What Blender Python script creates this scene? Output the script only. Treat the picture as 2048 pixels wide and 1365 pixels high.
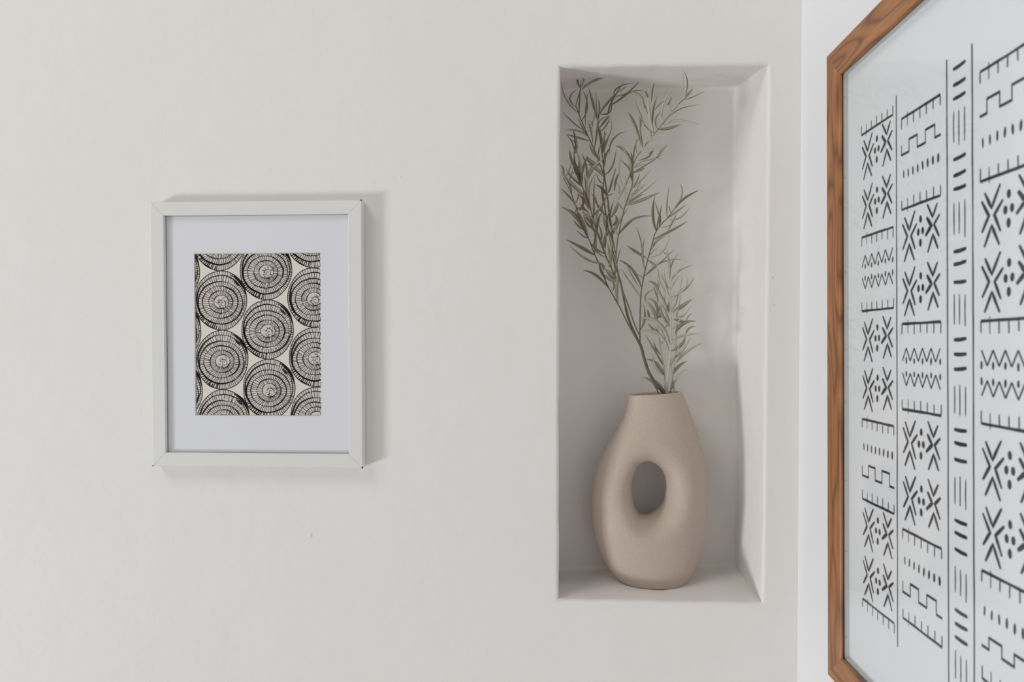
import bpy, bmesh, math, random
import numpy as np
from mathutils import Vector, Matrix

for o in list(bpy.data.objects):
    bpy.data.objects.remove(o)
S = bpy.context.scene
COL = S.collection
random.seed(7)

# ------------------------------------------------------------------ camera
F = 1365.0                      # 24 mm on a 36 mm sensor, in pixels of a 2048 wide frame
CAM = Vector((0.0, -1.1, 1.5))
PSI, PIT = 0.049, 0.0161
FW = Vector((-math.sin(PSI)*math.cos(PIT), math.cos(PSI)*math.cos(PIT), -math.sin(PIT)))
RT = Vector((math.cos(PSI), math.sin(PSI), 0.0))
UP = RT.cross(FW)
cam_data = bpy.data.cameras.new('camera')
cam = bpy.data.objects.new('camera', cam_data)
COL.objects.link(cam)
R3 = Matrix((RT, UP, -FW)).transposed()
cam.matrix_world = Matrix.Translation(CAM) @ R3.to_4x4()
cam_data.sensor_width = 36.0
cam_data.lens = 24.0*F/1365.0
cam_data.clip_start = 0.02
cam_data.dof.use_dof = True
cam_data.dof.focus_distance = 1.12
cam_data.dof.aperture_fstop = 6.3
S.camera = cam

# ------------------------------------------------------------------ light
w = bpy.data.worlds.new('world')
S.world = w
w.use_nodes = True
bg = w.node_tree.nodes['Background']
bg.inputs['Color'].default_value = (1.0, 0.960, 0.915, 1)
bg.inputs['Strength'].default_value = 0.362

def area(name, loc, target, sx, sy, power, col):
    l = bpy.data.lights.new(name, 'AREA')
    l.shape = 'RECTANGLE'; l.size = sx; l.size_y = sy
    l.energy = power; l.color = col
    o = bpy.data.objects.new(name, l)
    COL.objects.link(o)
    o.location = loc
    d = Vector(target) - Vector(loc)
    o.rotation_euler = d.to_track_quat('-Z', 'Y').to_euler()
    return o
area('window_light', (-5.0, -2.7, -0.55), (-0.1, 0, 1.45), 1.0, 1.0, 158, (0.945, 0.98, 1.0))
area('upper_window_light', (-2.2, -2.0, 4.4), (0.2, 0, 1.3), 1.6, 1.4, 41, (1.0, 0.985, 0.97))

vs = S.view_settings
vs.view_transform = 'Standard'; vs.look = 'None'; vs.gamma = 1.0; vs.use_curve_mapping = False
vs.exposure = 0.0

# ------------------------------------------------------------------ measuring helpers
def ray(px, py):
    return FW + RT*((px-1024.0)/F) + UP*((682.5-py)/F)
def on_y(px, py, y):            # where the sight line meets the plane y = const
    d = ray(px, py); return CAM + d*((y-CAM.y)/d.y)
def on_x(px, py, x):
    d = ray(px, py); return CAM + d*((x-CAM.x)/d.x)
def on_z(px, py, z):
    d = ray(px, py); return CAM + d*((z-CAM.z)/d.z)

# ------------------------------------------------------------------ object helpers
WM = {}
def tag(o, label=None, cat=None, group=None, kind=None):
    if label: o['label'] = label
    if cat: o['category'] = cat
    if group: o['group'] = group
    if kind: o['kind'] = kind
def empty(name, loc, label, cat):
    o = bpy.data.objects.new(name, None); COL.objects.link(o)
    o.empty_display_size = 0.03
    o.location = loc
    WM[o.name] = Matrix.Translation(Vector(loc))
    tag(o, label, cat)
    return o
def link(name, mesh, mats, parent=None, M=None):
    """mesh coordinates are in frame M (world if None)"""
    o = bpy.data.objects.new(name, mesh); COL.objects.link(o)
    for m in (mats if isinstance(mats, (list, tuple)) else [mats]):
        if m.name not in [x.name for x in mesh.materials if x]: mesh.materials.append(m)
    Mw = M if M is not None else Matrix.Identity(4)
    if parent is not None:
        o.parent = parent
        o.matrix_basis = WM[parent.name].inverted() @ Mw
    else:
        o.matrix_basis = Mw
    WM[o.name] = Mw.copy()
    return o
def mesh_py(name, verts, faces, smooth=False, angle=None):
    me = bpy.data.meshes.new(name)
    me.from_pydata([tuple(v) for v in verts], [], faces)
    me.update()
    if smooth:
        me.polygons.foreach_set('use_smooth', [True]*len(me.polygons))
        if angle: me.set_sharp_from_angle(angle=math.radians(angle))
    return me

# ------------------------------------------------------------------ materials
def srgb(r, g, b):
    f = lambda c: (c/255/12.92) if c/255 <= 0.04045 else ((c/255+0.055)/1.055)**2.4
    return (f(r), f(g), f(b), 1)
def new_mat(name, col, rough=0.6, spec=0.3):
    m = bpy.data.materials.new(name); m.use_nodes = True
    b = m.node_tree.nodes['Principled BSDF']
    b.inputs['Base Color'].default_value = col
    b.inputs['Roughness'].default_value = rough
    b.inputs['Specular IOR Level'].default_value = spec
    return m
def N(m, t): return m.node_tree.nodes.new(t)
def L(m, a, b): m.node_tree.links.new(a, b)
def noise(m, scale, detail=2, rough=0.5, vec=None, mapping=None):
    n = N(m, 'ShaderNodeTexNoise'); n.inputs['Scale'].default_value = scale
    n.inputs['Detail'].default_value = detail; n.inputs['Roughness'].default_value = rough
    tc = N(m, 'ShaderNodeTexCoord'); src = tc.outputs['Object']
    if mapping:
        mp = N(m, 'ShaderNodeMapping'); mp.inputs['Scale'].default_value = mapping
        L(m, src, mp.inputs['Vector']); src = mp.outputs['Vector']
    L(m, vec if vec else src, n.inputs['Vector'])
    return n
def bumpchain(m, items, normal_in=None):
    """items: (socket, strength, distance)"""
    prev = None
    for s, st, d in items:
        b = N(m, 'ShaderNodeBump'); b.inputs['Strength'].default_value = st; b.inputs['Distance'].default_value = d
        L(m, s, b.inputs['Height'])
        if prev: L(m, prev, b.inputs['Normal'])
        prev = b.outputs['Normal']
    L(m, prev, m.node_tree.nodes['Principled BSDF'].inputs['Normal'])
def mixcol(m, fac, a, b):
    x = N(m, 'ShaderNodeMix'); x.data_type = 'RGBA'
    x.inputs[6].default_value = a; x.inputs[7].default_value = b
    L(m, fac, x.inputs[0]); return x.outputs[2]
def ramp(m, fac, stops):
    r = N(m, 'ShaderNodeValToRGB'); e = r.color_ramp.elements
    while len(e) < len(stops): e.new(0.5)
    for i, (p, c) in enumerate(stops): e[i].position = p; e[i].color = c
    L(m, fac, r.inputs['Fac']); return r

def plaster(name, col, fine=0.22, broad=0.5, spot=None):
    m = new_mat(name, col, 0.62, 0.25)
    n1 = noise(m, 420, 3, 0.6)
    n2 = noise(m, 95, 3, 0.55)
    n3 = noise(m, 13, 3, 0.5)
    items = [(n3.outputs['Fac'], broad, 0.004), (n2.outputs['Fac'], 0.25, 0.0010), (n1.outputs['Fac'], fine, 0.0005)]
    if spot:
        tc = N(m, 'ShaderNodeTexCoord')
        for (p, r, st) in spot:
            d = N(m, 'ShaderNodeVectorMath'); d.operation = 'DISTANCE'
            L(m, tc.outputs['Object'], d.inputs[0]); d.inputs[1].default_value = p
            mr = N(m, 'ShaderNodeMapRange'); mr.interpolation_type = 'SMOOTHSTEP'
            mr.inputs['From Min'].default_value = 0; mr.inputs['From Max'].default_value = r
            mr.inputs['To Min'].default_value = 1; mr.inputs['To Max'].default_value = 0
            L(m, d.outputs['Value'], mr.inputs['Value'])
            items.append((mr.outputs['Result'], st, 0.0015))
    bumpchain(m, items)
    f = noise(m, 3.0, 2)
    c2 = tuple(c*0.965 for c in col[:3]) + (1,)
    b = m.node_tree.nodes['Principled BSDF']
    L(m, mixcol(m, f.outputs['Fac'], col, c2), b.inputs['Base Color'])
    return m
spots = []
for (px, py, r, st) in ((620, 1072, 0.0055, 0.8), (1543, 556, 0.003, 0.7), (800, 355, 0.003, 0.4), (1547, 610, 0.002, 0.6), (322, 270, 0.003, 0.3)):
    p = on_y(px, py, 0); spots.append((tuple(p), r, st))
M_WALL = plaster('wall_paint', srgb(232, 230, 227), spot=spots)
M_NICHE = plaster('niche_plaster', srgb(233, 229, 225), fine=0.15, broad=0.9)
M_WALLR = plaster('side_wall_paint', srgb(231, 231, 233), fine=0.12, broad=0.4)

M_FRAMEW = new_mat('white_lacquer', srgb(222, 222, 220), 0.38, 0.4)
M_EDGE = new_mat('bare_corner', srgb(70, 66, 60), 0.7)
M_BACK = new_mat('backing_board', srgb(60, 52, 45), 0.9, 0.1)
M_MAT = new_mat('mat_board', srgb(233, 232, 238), 0.8, 0.15)
M_BEVEL = new_mat('mat_core', srgb(225, 217, 205), 0.85, 0.1)
M_PAPER = new_mat('cream_paper', srgb(235, 229, 217), 0.85, 0.1)
M_DISC = new_mat('printed_tint', srgb(216, 207, 200), 0.85, 0.1)
n = noise(M_DISC, 90, 2); L(M_DISC, mixcol(M_DISC, n.outputs['Fac'], srgb(216, 206, 199), srgb(226, 218, 208)), M_DISC.node_tree.nodes['Principled BSDF'].inputs['Base Color'])
M_INK = new_mat('black_ink', srgb(48, 43, 46), 0.8, 0.1)
M_INK2 = new_mat('slate_ink', srgb(46, 48, 56), 0.8, 0.1)
M_SHEET = new_mat('white_paper', srgb(231, 232, 235), 0.85, 0.1)
M_SPACER = new_mat('white_spacer', srgb(200, 201, 201), 0.7, 0.2)
M_NAIL = new_mat('nail_head', srgb(90, 88, 86), 0.5)

def glass(name, amount):
    m = bpy.data.materials.new(name); m.use_nodes = True
    nt = m.node_tree; nt.nodes.remove(nt.nodes['Principled BSDF'])
    out = nt.nodes['Material Output']
    tr = N(m, 'ShaderNodeBsdfTransparent'); tr.inputs['Color'].default_value = (0.985, 0.99, 0.99, 1)
    gl = N(m, 'ShaderNodeBsdfGlossy'); gl.inputs['Roughness'].default_value = 0.02
    lw = N(m, 'ShaderNodeLayerWeight'); lw.inputs['Blend'].default_value = 0.5
    pw = N(m, 'ShaderNodeMath'); pw.operation = 'POWER'; pw.inputs[1].default_value = 5.0
    L(m, lw.outputs['Facing'], pw.inputs[0])
    r0 = ((amount-1)/(amount+1))**2
    fr = N(m, 'ShaderNodeMath'); fr.operation = 'MULTIPLY_ADD'; fr.inputs[1].default_value = 1-r0; fr.inputs[2].default_value = r0
    L(m, pw.outputs[0], fr.inputs[0])
    mx = N(m, 'ShaderNodeMixShader')
    L(m, fr.outputs[0], mx.inputs[0]); L(m, tr.outputs[0], mx.inputs[1]); L(m, gl.outputs[0], mx.inputs[2])
    L(m, mx.outputs[0], out.inputs['Surface'])
    return m
M_GLASS = glass('clear_glass', 1.45)
M_GLASS2 = glass('picture_glass', 1.22)

def wood(name, seed):
    m = new_mat(name, srgb(165, 110, 68), 0.42, 0.35)
    tc = N(m, 'ShaderNodeTexCoord')
    mp = N(m, 'ShaderNodeMapping'); mp.inputs['Scale'].default_value = (2.6, 15, 15); mp.inputs['Location'].default_value = (seed*3.7, seed*1.3, 0)
    L(m, tc.outputs['Object'], mp.inputs['Vector'])
    n1 = noise(m, 1.6, 1.5, 0.45, vec=mp.outputs['Vector'])
    mul = N(m, 'ShaderNodeMath'); mul.operation = 'MULTIPLY'; mul.inputs[1].default_value = 8.0
    L(m, n1.outputs['Fac'], mul.inputs[0])
    pp = N(m, 'ShaderNodeMath'); pp.operation = 'PINGPONG'; pp.inputs[1].default_value = 0.5
    L(m, mul.outputs[0], pp.inputs[0])
    r = ramp(m, pp.outputs[0], [(0.0, srgb(126, 82, 57)), (0.08, srgb(144, 97, 62)), (0.22, srgb(162, 112, 71)), (0.5, srgb(176, 124, 79))])
    nf = noise(m, 1.0, 3, 0.6, mapping=(14, 480, 480))
    rf = ramp(m, nf.outputs['Fac'], [(0.35, (0.72, 0.68, 0.66, 1)), (0.6, (1, 1, 1, 1))])
    nb = noise(m, 1.0, 2, 0.5, mapping=(5, 45, 45))
    rb = ramp(m, nb.outputs['Fac'], [(0.3, (0.86, 0.80, 0.76, 1)), (0.7, (1.05, 1.04, 1.0, 1))])
    x1 = N(m, 'ShaderNodeMix'); x1.data_type = 'RGBA'; x1.blend_type = 'MULTIPLY'; x1.inputs[0].default_value = 0.85
    L(m, r.outputs['Color'], x1.inputs[6]); L(m, rf.outputs['Color'], x1.inputs[7])
    x2 = N(m, 'ShaderNodeMix'); x2.data_type = 'RGBA'; x2.blend_type = 'MULTIPLY'; x2.inputs[0].default_value = 0.9
    L(m, x1.outputs[2], x2.inputs[6]); L(m, rb.outputs['Color'], x2.inputs[7])
    L(m, x2.outputs[2], m.node_tree.nodes['Principled BSDF'].inputs['Base Color'])
    bumpchain(m, [(nf.outputs['Fac'], 0.15, 0.0004)])
    return m

M_VASE = new_mat('sand_ceramic', srgb(184, 168, 155), 0.55, 0.3)
n = noise(M_VASE, 1300, 2, 0.7)
r_ = ramp(M_VASE, n.outputs['Fac'], [(0.3, srgb(166, 149, 137)), (0.5, srgb(189, 173, 161)), (0.72, srgb(201, 186, 175))])
L(M_VASE, r_.outputs['Color'], M_VASE.node_tree.nodes['Principled BSDF'].inputs['Base Color'])
bumpchain(M_VASE, [(n.outputs['Fac'], 0.25, 0.0003)])

def leafmat(name, a, b):
    m = new_mat(name, a, 0.6, 0.25)
    nn = noise(m, 60, 2)
    L(m, mixcol(m, nn.outputs['Fac'], a, b), m.node_tree.nodes['Principled BSDF'].inputs['Base Color'])
    return m
M_LEAF = [leafmat('olive_leaf', srgb(120, 112, 88), srgb(144, 136, 110)),
          leafmat('sage_leaf', srgb(148, 143, 121), srgb(168, 162, 141)),
          leafmat('pale_leaf', srgb(170, 170, 152), srgb(186, 186, 170))]
M_STEMD = leafmat('dark_bark', srgb(82, 74, 58), srgb(118, 110, 90))
M_STEMO = leafmat('olive_stem', srgb(96, 88, 66), srgb(124, 116, 92))
M_STEMP = leafmat('frosted_stem', srgb(166, 168, 152), srgb(190, 192, 178))

# ------------------------------------------------------------------ walls and niche
XW = on_y(1599, 682, 0).x            # the side wall
ND = 0.14                            # niche depth
front = [on_y(*p, 0) for p in ((1120, 133), (1536.5, 129), (1524, 1206), (1117, 1199))]
back = [on_y(*p, ND) for p in ((1126, 180), (1471, 175), (1470, 1134), (1122, 1140))]
back[0].x = front[0].x-0.001; back[3].x = front[3].x-0.001
NS = 26
def ring(c4, off):
    cx = sum(p.x for p in c4)/4; cz = sum(p.z for p in c4)/4
    q = [Vector((p.x + (off if p.x > cx else -off), 0, p.z + (off if p.z > cz else -off))) for p in c4]
    pts = []
    for i in range(4):
        a, b = q[i], q[(i+1) % 4]
        for k in range(NS): pts.append(a.lerp(b, k/NS))
    return pts
rng = random.Random(3)
ph = [rng.uniform(0, 6.28) for _ in range(8)]
def wob(i):
    t = i/(4*NS)*2*math.pi
    return 0.0005*(math.sin(9*t+ph[0])+0.8*math.sin(23*t+ph[1])+0.6*math.sin(41*t+ph[2]))
verts = []; rings = []
RB, RC = 0.0055, 0.008
stages = [(0.0, RB, 0.0, 0.0)]
for k in range(1, 7):
    a = k/6*math.pi/2; stages.append((0.0, RB*(1-math.sin(a)), RB*(1-math.cos(a)), k/6))
for k in range(1, 9):
    y = RB + (ND-RC-RB)*k/8; stages.append((y/ND, 0.0, y, 1.0))
for k in range(1, 7):
    a = k/6*math.pi/2; stages.append(((ND-RC+RC*math.sin(a))/ND, -RC*(1-math.cos(a)), ND-RC+RC*math.sin(a), 1-k/6))
for (t, off, y, wb) in stages:
    c4 = [front[i].lerp(back[i], t) for i in range(4)]
    pts = ring(c4, off); idx = []
    cx = sum(p.x for p in pts)/len(pts); cz = sum(p.z for p in pts)/len(pts)
    for i, p in enumerate(pts):
        side = i // NS; d = wob(i)*wb
        x, z = p.x, p.z
        if i % NS:
            if side in (0, 2): z += d
            else: x += d
        idx.append(len(verts)); verts.append((x, y, z))
    rings.append(idx)
faces = []
n4 = 4*NS
for a, b in zip(rings, rings[1:]):
    for i in range(n4):
        j = (i+1) % n4; faces.append((a[i], a[j], b[j], b[i]))
faces.append(tuple(rings[-1]))
nm = mesh_py('niche', verts, faces, True, 50)
bm = bmesh.new(); bm.from_mesh(nm); bmesh.ops.recalc_face_normals(bm, faces=bm.faces)
# normals must face the room / the hollow
bm.faces.ensure_lookup_table()
if bm.faces[-1].normal.y > 0:
    bmesh.ops.reverse_faces(bm, faces=bm.faces)
bm.to_mesh(nm); bm.free()

lp = [Vector(verts[i]) for i in rings[0]]
X0, X1, Z0, Z1 = -2.6, XW, 0.0, 2.7
outer = [(X0, 0, Z1), (X1, 0, Z1), (X1, 0, Z0), (X0, 0, Z0)]
wv = [tuple(p) for p in lp] + outer
wf = []
for s in range(4):
    inner = [(s*NS+k) % n4 for k in range(NS+1)]
    wf.append(tuple([n4+s, n4+(s+1) % 4] + inner[::-1]))
wv2 = wv + [(x, 0.20, z) for (x, _, z) in outer]
b0 = len(wv)
for s in range(4):
    wf.append((n4+s, n4+(s+1) % 4, b0+(s+1) % 4, b0+s))
wf.append((b0, b0+1, b0+2, b0+3))
wm_ = mesh_py('wall_front', wv2, wf)
wall_front = link('wall_front', wm_, M_WALL); tag(wall_front, kind='structure')
niche = link('niche', nm, M_NICHE, wall_front)
niche['kind'] = 'structure'; niche['label'] = 'recessed white plaster niche with soft rounded edges'

def box_mesh(name, x0, x1, y0, y1, z0, z1):
    v = [(x, y, z) for x in (x0, x1) for y in (y0, y1) for z in (z0, z1)]
    f = [(0, 1, 3, 2), (4, 6, 7, 5), (0, 4, 5, 1), (2, 3, 7, 6), (0, 2, 6, 4), (1, 5, 7, 3)]
    return mesh_py(name, v, f)
wr = link('wall_right', box_mesh('wall_right', XW, XW+0.12, -2.6, 0.20, Z0, Z1), M_WALLR)
tag(wr, kind='structure')

# ------------------------------------------------------------------ mitred rails
def rail(name, a, b, inward, out, width, depth, mats, parent, gap=0.0, rabbet=None, ease=0.0008, pre=None):
    """mitred rail from outer corner a to outer corner b; 'inward' unit vector to the picture
    centre, 'out' unit vector towards the room; a, b lie on the wall-side plane"""
    ax = (b-a).normalized(); Lg = (b-a).length
    e = ease
    # profile: (distance inward, distance out)
    rw = width-0.004
    prof = [(0, 0), (0, depth-e), (e, depth), (width-e, depth), (width, depth-e), (width, rabbet), (rw, rabbet), (rw, 0)]
    v = []
    for (i, o) in prof: v.append((i+gap, i, o))
    for (i, o) in prof: v.append((Lg-i-gap, i, o))
    n_ = len(prof); f = []
    for k in range(n_): f.append((k, (k+1) % n_, n_+(k+1) % n_, n_+k))
    f.append(tuple(range(n_))[::-1]); f.append(tuple(range(n_, 2*n_)))
    me = mesh_py(name, v, f)
    bm = bmesh.new(); bm.from_mesh(me); bmesh.ops.recalc_face_normals(bm, faces=bm.faces); bm.to_mesh(me); bm.free()
    M = Matrix(((ax.x, inward.x, out.x, a.x), (ax.y, inward.y, out.y, a.y), (ax.z, inward.z, out.z, a.z), (0, 0, 0, 1)))
    if pre is not None: M = pre @ M
    return link(name, me, mats, parent, M)

# ------------------------------------------------------------------ small white frame
FD = 0.020
c = [on_y(*p, -FD) for p in ((300, 403), (722.5, 401.5), (725.5, 934.5), (306, 934.5))]
sx0 = (c[0].x+c[3].x)/2; sx1 = (c[1].x+c[2].x)/2; sz1 = (c[0].z+c[1].z)/2; sz0 = (c[2].z+c[3].z)/2
tilt = ((c[3].x-c[0].x)+(c[2].x-c[1].x))/2/(sz1-sz0)*0.35
cen = Vector(((sx0+sx1)/2, 0, (sz0+sz1)/2)); hw = (sx1-sx0)/2; hh = (sz1-sz0)/2
sf = empty('picture_frame', (cen.x, 0, cen.z-hh), 'small white picture frame with circle print, hanging on the wall left of the niche', 'picture frame')
ROT = Matrix.Translation(cen) @ Matrix.Rotation(-tilt, 4, 'Y')
def SP(x, y, z): return (ROT @ Vector((x, y, z)))
fw_in = on_y(697, 680, -FD).x; RW = (sx1-fw_in)
ix, iz = hw-RW, hh-RW
out = Vector((0, -1, 0))
YB = -0.0012
cs = [SP(-hw, YB, hh), SP(hw, YB, hh), SP(hw, YB, -hh), SP(-hw, YB, -hh)]
for i in range(4):
    a, b = cs[i], cs[(i+1) % 4]
    ax = (b-a).normalized(); inw = ax.cross(out)
    if inw.dot(ROT.translation-a) < 0: inw = -inw
    rail('frame_rail', a, b, inw, out, RW, FD+YB, M_FRAMEW, sf, gap=0.00014, rabbet=FD+YB-0.0065)
# chipped corners
for (cx_, cz_, r0) in ((hw, hh, 0.0014), (hw, -hh, 0.0015), (-hw, -hh, 0.0010)):
    bm = bmesh.new(); bmesh.ops.create_icosphere(bm, subdivisions=2, radius=r0)
    for v in bm.verts: v.co *= 1+0.25*math.sin(v.co.x*4000+v.co.z*3000)
    me = bpy.data.meshes.new('corner_chip'); bm.to_mesh(me); bm.free()
    link('corner_chip', me, M_EDGE, sf, Matrix.Translation(SP(cx_*0.9975, -FD+0.0006, cz_*0.998)))
MY = -0.0128                   # front of the mat board
def boxpart(name, x0, x1, y0, y1, z0, z1, mat, parent, M):
    return link(name, box_mesh(name, x0, x1, y0, y1, z0, z1), mat, parent, M)
boxpart('backing_board', -hw+0.005, hw-0.005, -0.0082, -0.0022, -hh+0.005, hh-0.005, M_BACK, sf, ROT)
ROTI = ROT.inverted()
def to_local(px, py, y):
    p = on_y(px, py, y); return ROTI @ p
o0 = to_local(388, 507, MY); o1 = to_local(643, 833, MY)
wx0, wx1, wz1, wz0 = o0.x, o1.x, o0.z, o1.z
bt = 0.0016; bv = 0.0011
g = -0.0004
mv = [(-ix-g, MY, iz+g), (ix+g, MY, iz+g), (ix+g, MY, -iz-g), (-ix-g, MY, -iz-g),
      (wx0, MY, wz1), (wx1, MY, wz1), (wx1, MY, wz0), (wx0, MY, wz0),
      (wx0+bv, MY+bt, wz1-bv), (wx1-bv, MY+bt, wz1-bv), (wx1-bv, MY+bt, wz0+bv), (wx0+bv, MY+bt, wz0+bv),
      (-ix-g, MY+bt, iz+g), (ix+g, MY+bt, iz+g), (ix+g, MY+bt, -iz-g), (-ix-g, MY+bt, -iz-g)]
mf = []
for i in range(4):
    j = (i+1) % 4
    mf += [(i, j, 4+j, 4+i), (4+i, 4+j, 8+j, 8+i), (8+i, 8+j, 12+j, 12+i), (12+i, 12+j, j, i)]
me = mesh_py('mat_board', mv, mf)
bm = bmesh.new(); bm.from_mesh(me); bmesh.ops.recalc_face_normals(bm, faces=bm.faces); bm.to_mesh(me); bm.free()
me.materials.append(M_MAT); me.materials.append(M_BEVEL)
for k, p in enumerate(me.polygons):
    if k % 4 == 1: p.material_index = 1
mat_o = link('mat_board', me, [M_MAT], sf, ROT)
PY = MY+bt+0.0002
prn = boxpart('print', wx0-0.01, wx1+0.01, PY, PY+0.0004, wz0-0.01, wz1+0.01, M_PAPER, sf, ROT)
boxpart('glass', -ix-g, ix+g, MY-0.0022, MY-0.0008, -iz-g, iz+g, M_GLASS2, sf, ROT)

# printed pattern: rows of hand-drawn spiral discs, flat ink on the paper
class Ink:
    def __init__(s): s.v = []; s.f = []
    def quad(s, a, b, wa, wb):
        dx, dz = b[0]-a[0], b[1]-a[1]; l = math.hypot(dx, dz) or 1e-9
        nx, nz = -dz/l, dx/l; k = len(s.v)
        s.v += [(a[0]+nx*wa/2, a[1]+nz*wa/2), (a[0]-nx*wa/2, a[1]-nz*wa/2), (b[0]-nx*wb/2, b[1]-nz*wb/2), (b[0]+nx*wb/2, b[1]+nz*wb/2)]
        s.f.append((k, k+1, k+2, k+3))
    def line(s, pts, ws):
        """stroke with shared mitred joints"""
        n_ = len(pts); k = len(s.v)
        for i in range(n_):
            a = pts[max(i-1, 0)]; b = pts[min(i+1, n_-1)]
            dx, dz = b[0]-a[0], b[1]-a[1]; l = math.hypot(dx, dz) or 1e-9
            nx, nz = -dz/l, dx/l; w_ = ws[i]/2 if hasattr(ws, '__len__') else ws/2
            s.v += [(pts[i][0]+nx*w_, pts[i][1]+nz*w_), (pts[i][0]-nx*w_, pts[i][1]-nz*w_)]
        for i in range(n_-1):
            q = k+2*i; s.f.append((q, q+1, q+3, q+2))
    def blob(s, c_, rx, rz, n_=10, rot=0.0):
        k = len(s.v)
        for i in range(n_):
            t = 2*math.pi*i/n_; x, z = rx*math.cos(t), rz*math.sin(t)
            s.v.append((c_[0]+x*math.cos(rot)-z*math.sin(rot), c_[1]+x*math.sin(rot)+z*math.cos(rot)))
        s.f.append(tuple(range(k, k+n_)))
R = random.Random(11)
ink = Ink(); disc = Ink()
def PL(px, py):
    p = to_local(px, py, PY); return (p.x, p.z)
kx = 0.000806                   # metres per pixel on the print (only for stroke widths)
# rings measured on one disc, in units of 1/7.314 px, relative to the disc centre (487,778)
RG = [(110, 865, 345, 1210), (138, 836, 412, 1126), (156, 806, 500, 1122), (220, 740, 568, 1040), (312, 662, 636, 966), (388, 602, 702, 896)]
def disc_at(cx_, cy_):
    u = 1/7.314
    E = []
    for (l_, r__, t_, b_) in RG:
        E.append((((l_+r__)/2-487)*u, ((t_+b_)/2-778)*u, (r__-l_)/2*u, (b_-t_)/2*u))
    def P(k, th, rr=1.0):
        ex, ey, rx, ry = E[k]; return (cx_+ex+rx*rr*math.cos(th), cy_+ey-ry*rr*math.sin(th))
    k0 = len(disc.v)
    for i in range(48):
        disc.v.append(PL(*P(0, 2*math.pi*i/48)))
    disc.f.append(tuple(range(k0, k0+48)))
    for k in range(6):
        nseg = 72 if k < 3 else 52
        ph1, ph2 = R.uniform(0, 6), R.uniform(0, 6)
        pts = []; ws = []
        for i in range(nseg+1):
            th = 2*math.pi*i/nseg
            rr = 1+0.008*math.sin(5*th+ph1)+0.006*math.sin(11*th+ph2)*(1 if k else 0.3)
            if i == nseg: rr = pts and rr
            pts.append(PL(*P(k, th, rr)))
            wd = 1.15+0.45*math.sin(3*th+ph2)
            if k in (1, 2): wd += 0.9*max(0, math.cos(th-2.9))
            if k in (1,): wd += 0.8*max(0, math.cos(th-3.9))
            if k == 3: wd += 0.9*max(0, math.cos(th-0.2))
            if k == 0:
                wd = 1.1+2.6*math.exp(-((th-0.62)/0.30)**2)
            if k == 5: wd *= 0.8
            ws.append(wd*kx*1.42)
        ink.line(pts, ws)
    # inky patches
    for (ka, t0, t1, rr, wd) in ((0, 0.45, 1.15, 0.955, 4.2), (0, 0.2, 0.8, 0.975, 2.6), (1, 0.62, 0.98, 0.95, 4.4), (0, 4.0, 4.45, 0.965, 2.0)):
        pts = []; ws = []
        for i in range(15):
            t = i/14; th = t0+(t1-t0)*t
            pts.append(PL(*P(ka, th, rr+R.uniform(-0.006, 0.006))))
            ws.append(kx*wd*(0.25+0.75*math.sin(math.pi*t))*R.uniform(0.75, 1.15))
        ink.line(pts, ws)
    # spokes between neighbouring rings
    def at(k, th):                 # point of ring k seen from the common hub
        hx, hy = cx_+3.8, cy_+5.7
        ex, ey, rx, ry = E[k]
        ox, oy = hx-(cx_+ex), hy-(cy_+ey); dx, dy = math.cos(th), -math.sin(th)
        A = (dx/rx)**2+(dy/ry)**2; B = 2*(ox*dx/rx**2+oy*dy/ry**2); C_ = (ox/rx)**2+(oy/ry)**2-1
        t = (-B+math.sqrt(max(B*B-4*A*C_, 0)))/(2*A)
        return (hx+dx*t, hy+dy*t), t
    counts = [76, 66, 66, 50, 46]
    for k in range(5):
        n_ = counts[k]
        for i in range(n_):
            th = 2*math.pi*(i+R.uniform(-0.18, 0.18))/n_
            (a, ta), (b, tb) = at(k, th), at(k+1, th+R.uniform(-0.02, 0.02))
            if ta-tb < 1.3: continue
            mx, my = (a[0]+b[0])/2+R.uniform(-0.6, 0.6), (a[1]+b[1])/2+R.uniform(-0.35, 0.35)
            w0 = R.uniform(0.9, 1.4)*kx
            if k == 0 and 3.5 < th < 4.6: w0 *= 1.9
            if k == 4: w0 *= 0.9
            f0 = 1.0 if R.random() < 0.85 else 0.7
            b2 = (a[0]+(b[0]-a[0])*f0, a[1]+(b[1]-a[1])*f0)
            ink.line([PL(*a), PL(mx, my), PL(*b2)], [w0*1.15, w0*0.9, w0*1.1])
    # hub: broken spiral scribble
    hx, hy = cx_+3.8, cy_+5.7
    pts = []
    for i in range(40):
        th = i/39*3.6*math.pi+0.5; rr = 1.3+8.4*(i/39)
        pts.append(PL(hx+rr*math.cos(th)+R.uniform(-.4, .4), hy-rr*1.05*math.sin(th)+R.uniform(-.4, .4)))
    ink.line(pts[:17], 1.05*kx); ink.line(pts[19:31], 1.05*kx); ink.line(pts[33:], 1.0*kx)
    for i in range(34):
        th = R.uniform(0, 6.28); r0 = R.uniform(4, 11)
        ink.line([PL(hx+r0*math.cos(th), hy-r0*math.sin(th)), PL(hx+(r0+3)*math.cos(th+.1), hy-(r0+3)*math.sin(th+.1))], 0.9*kx)
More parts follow.
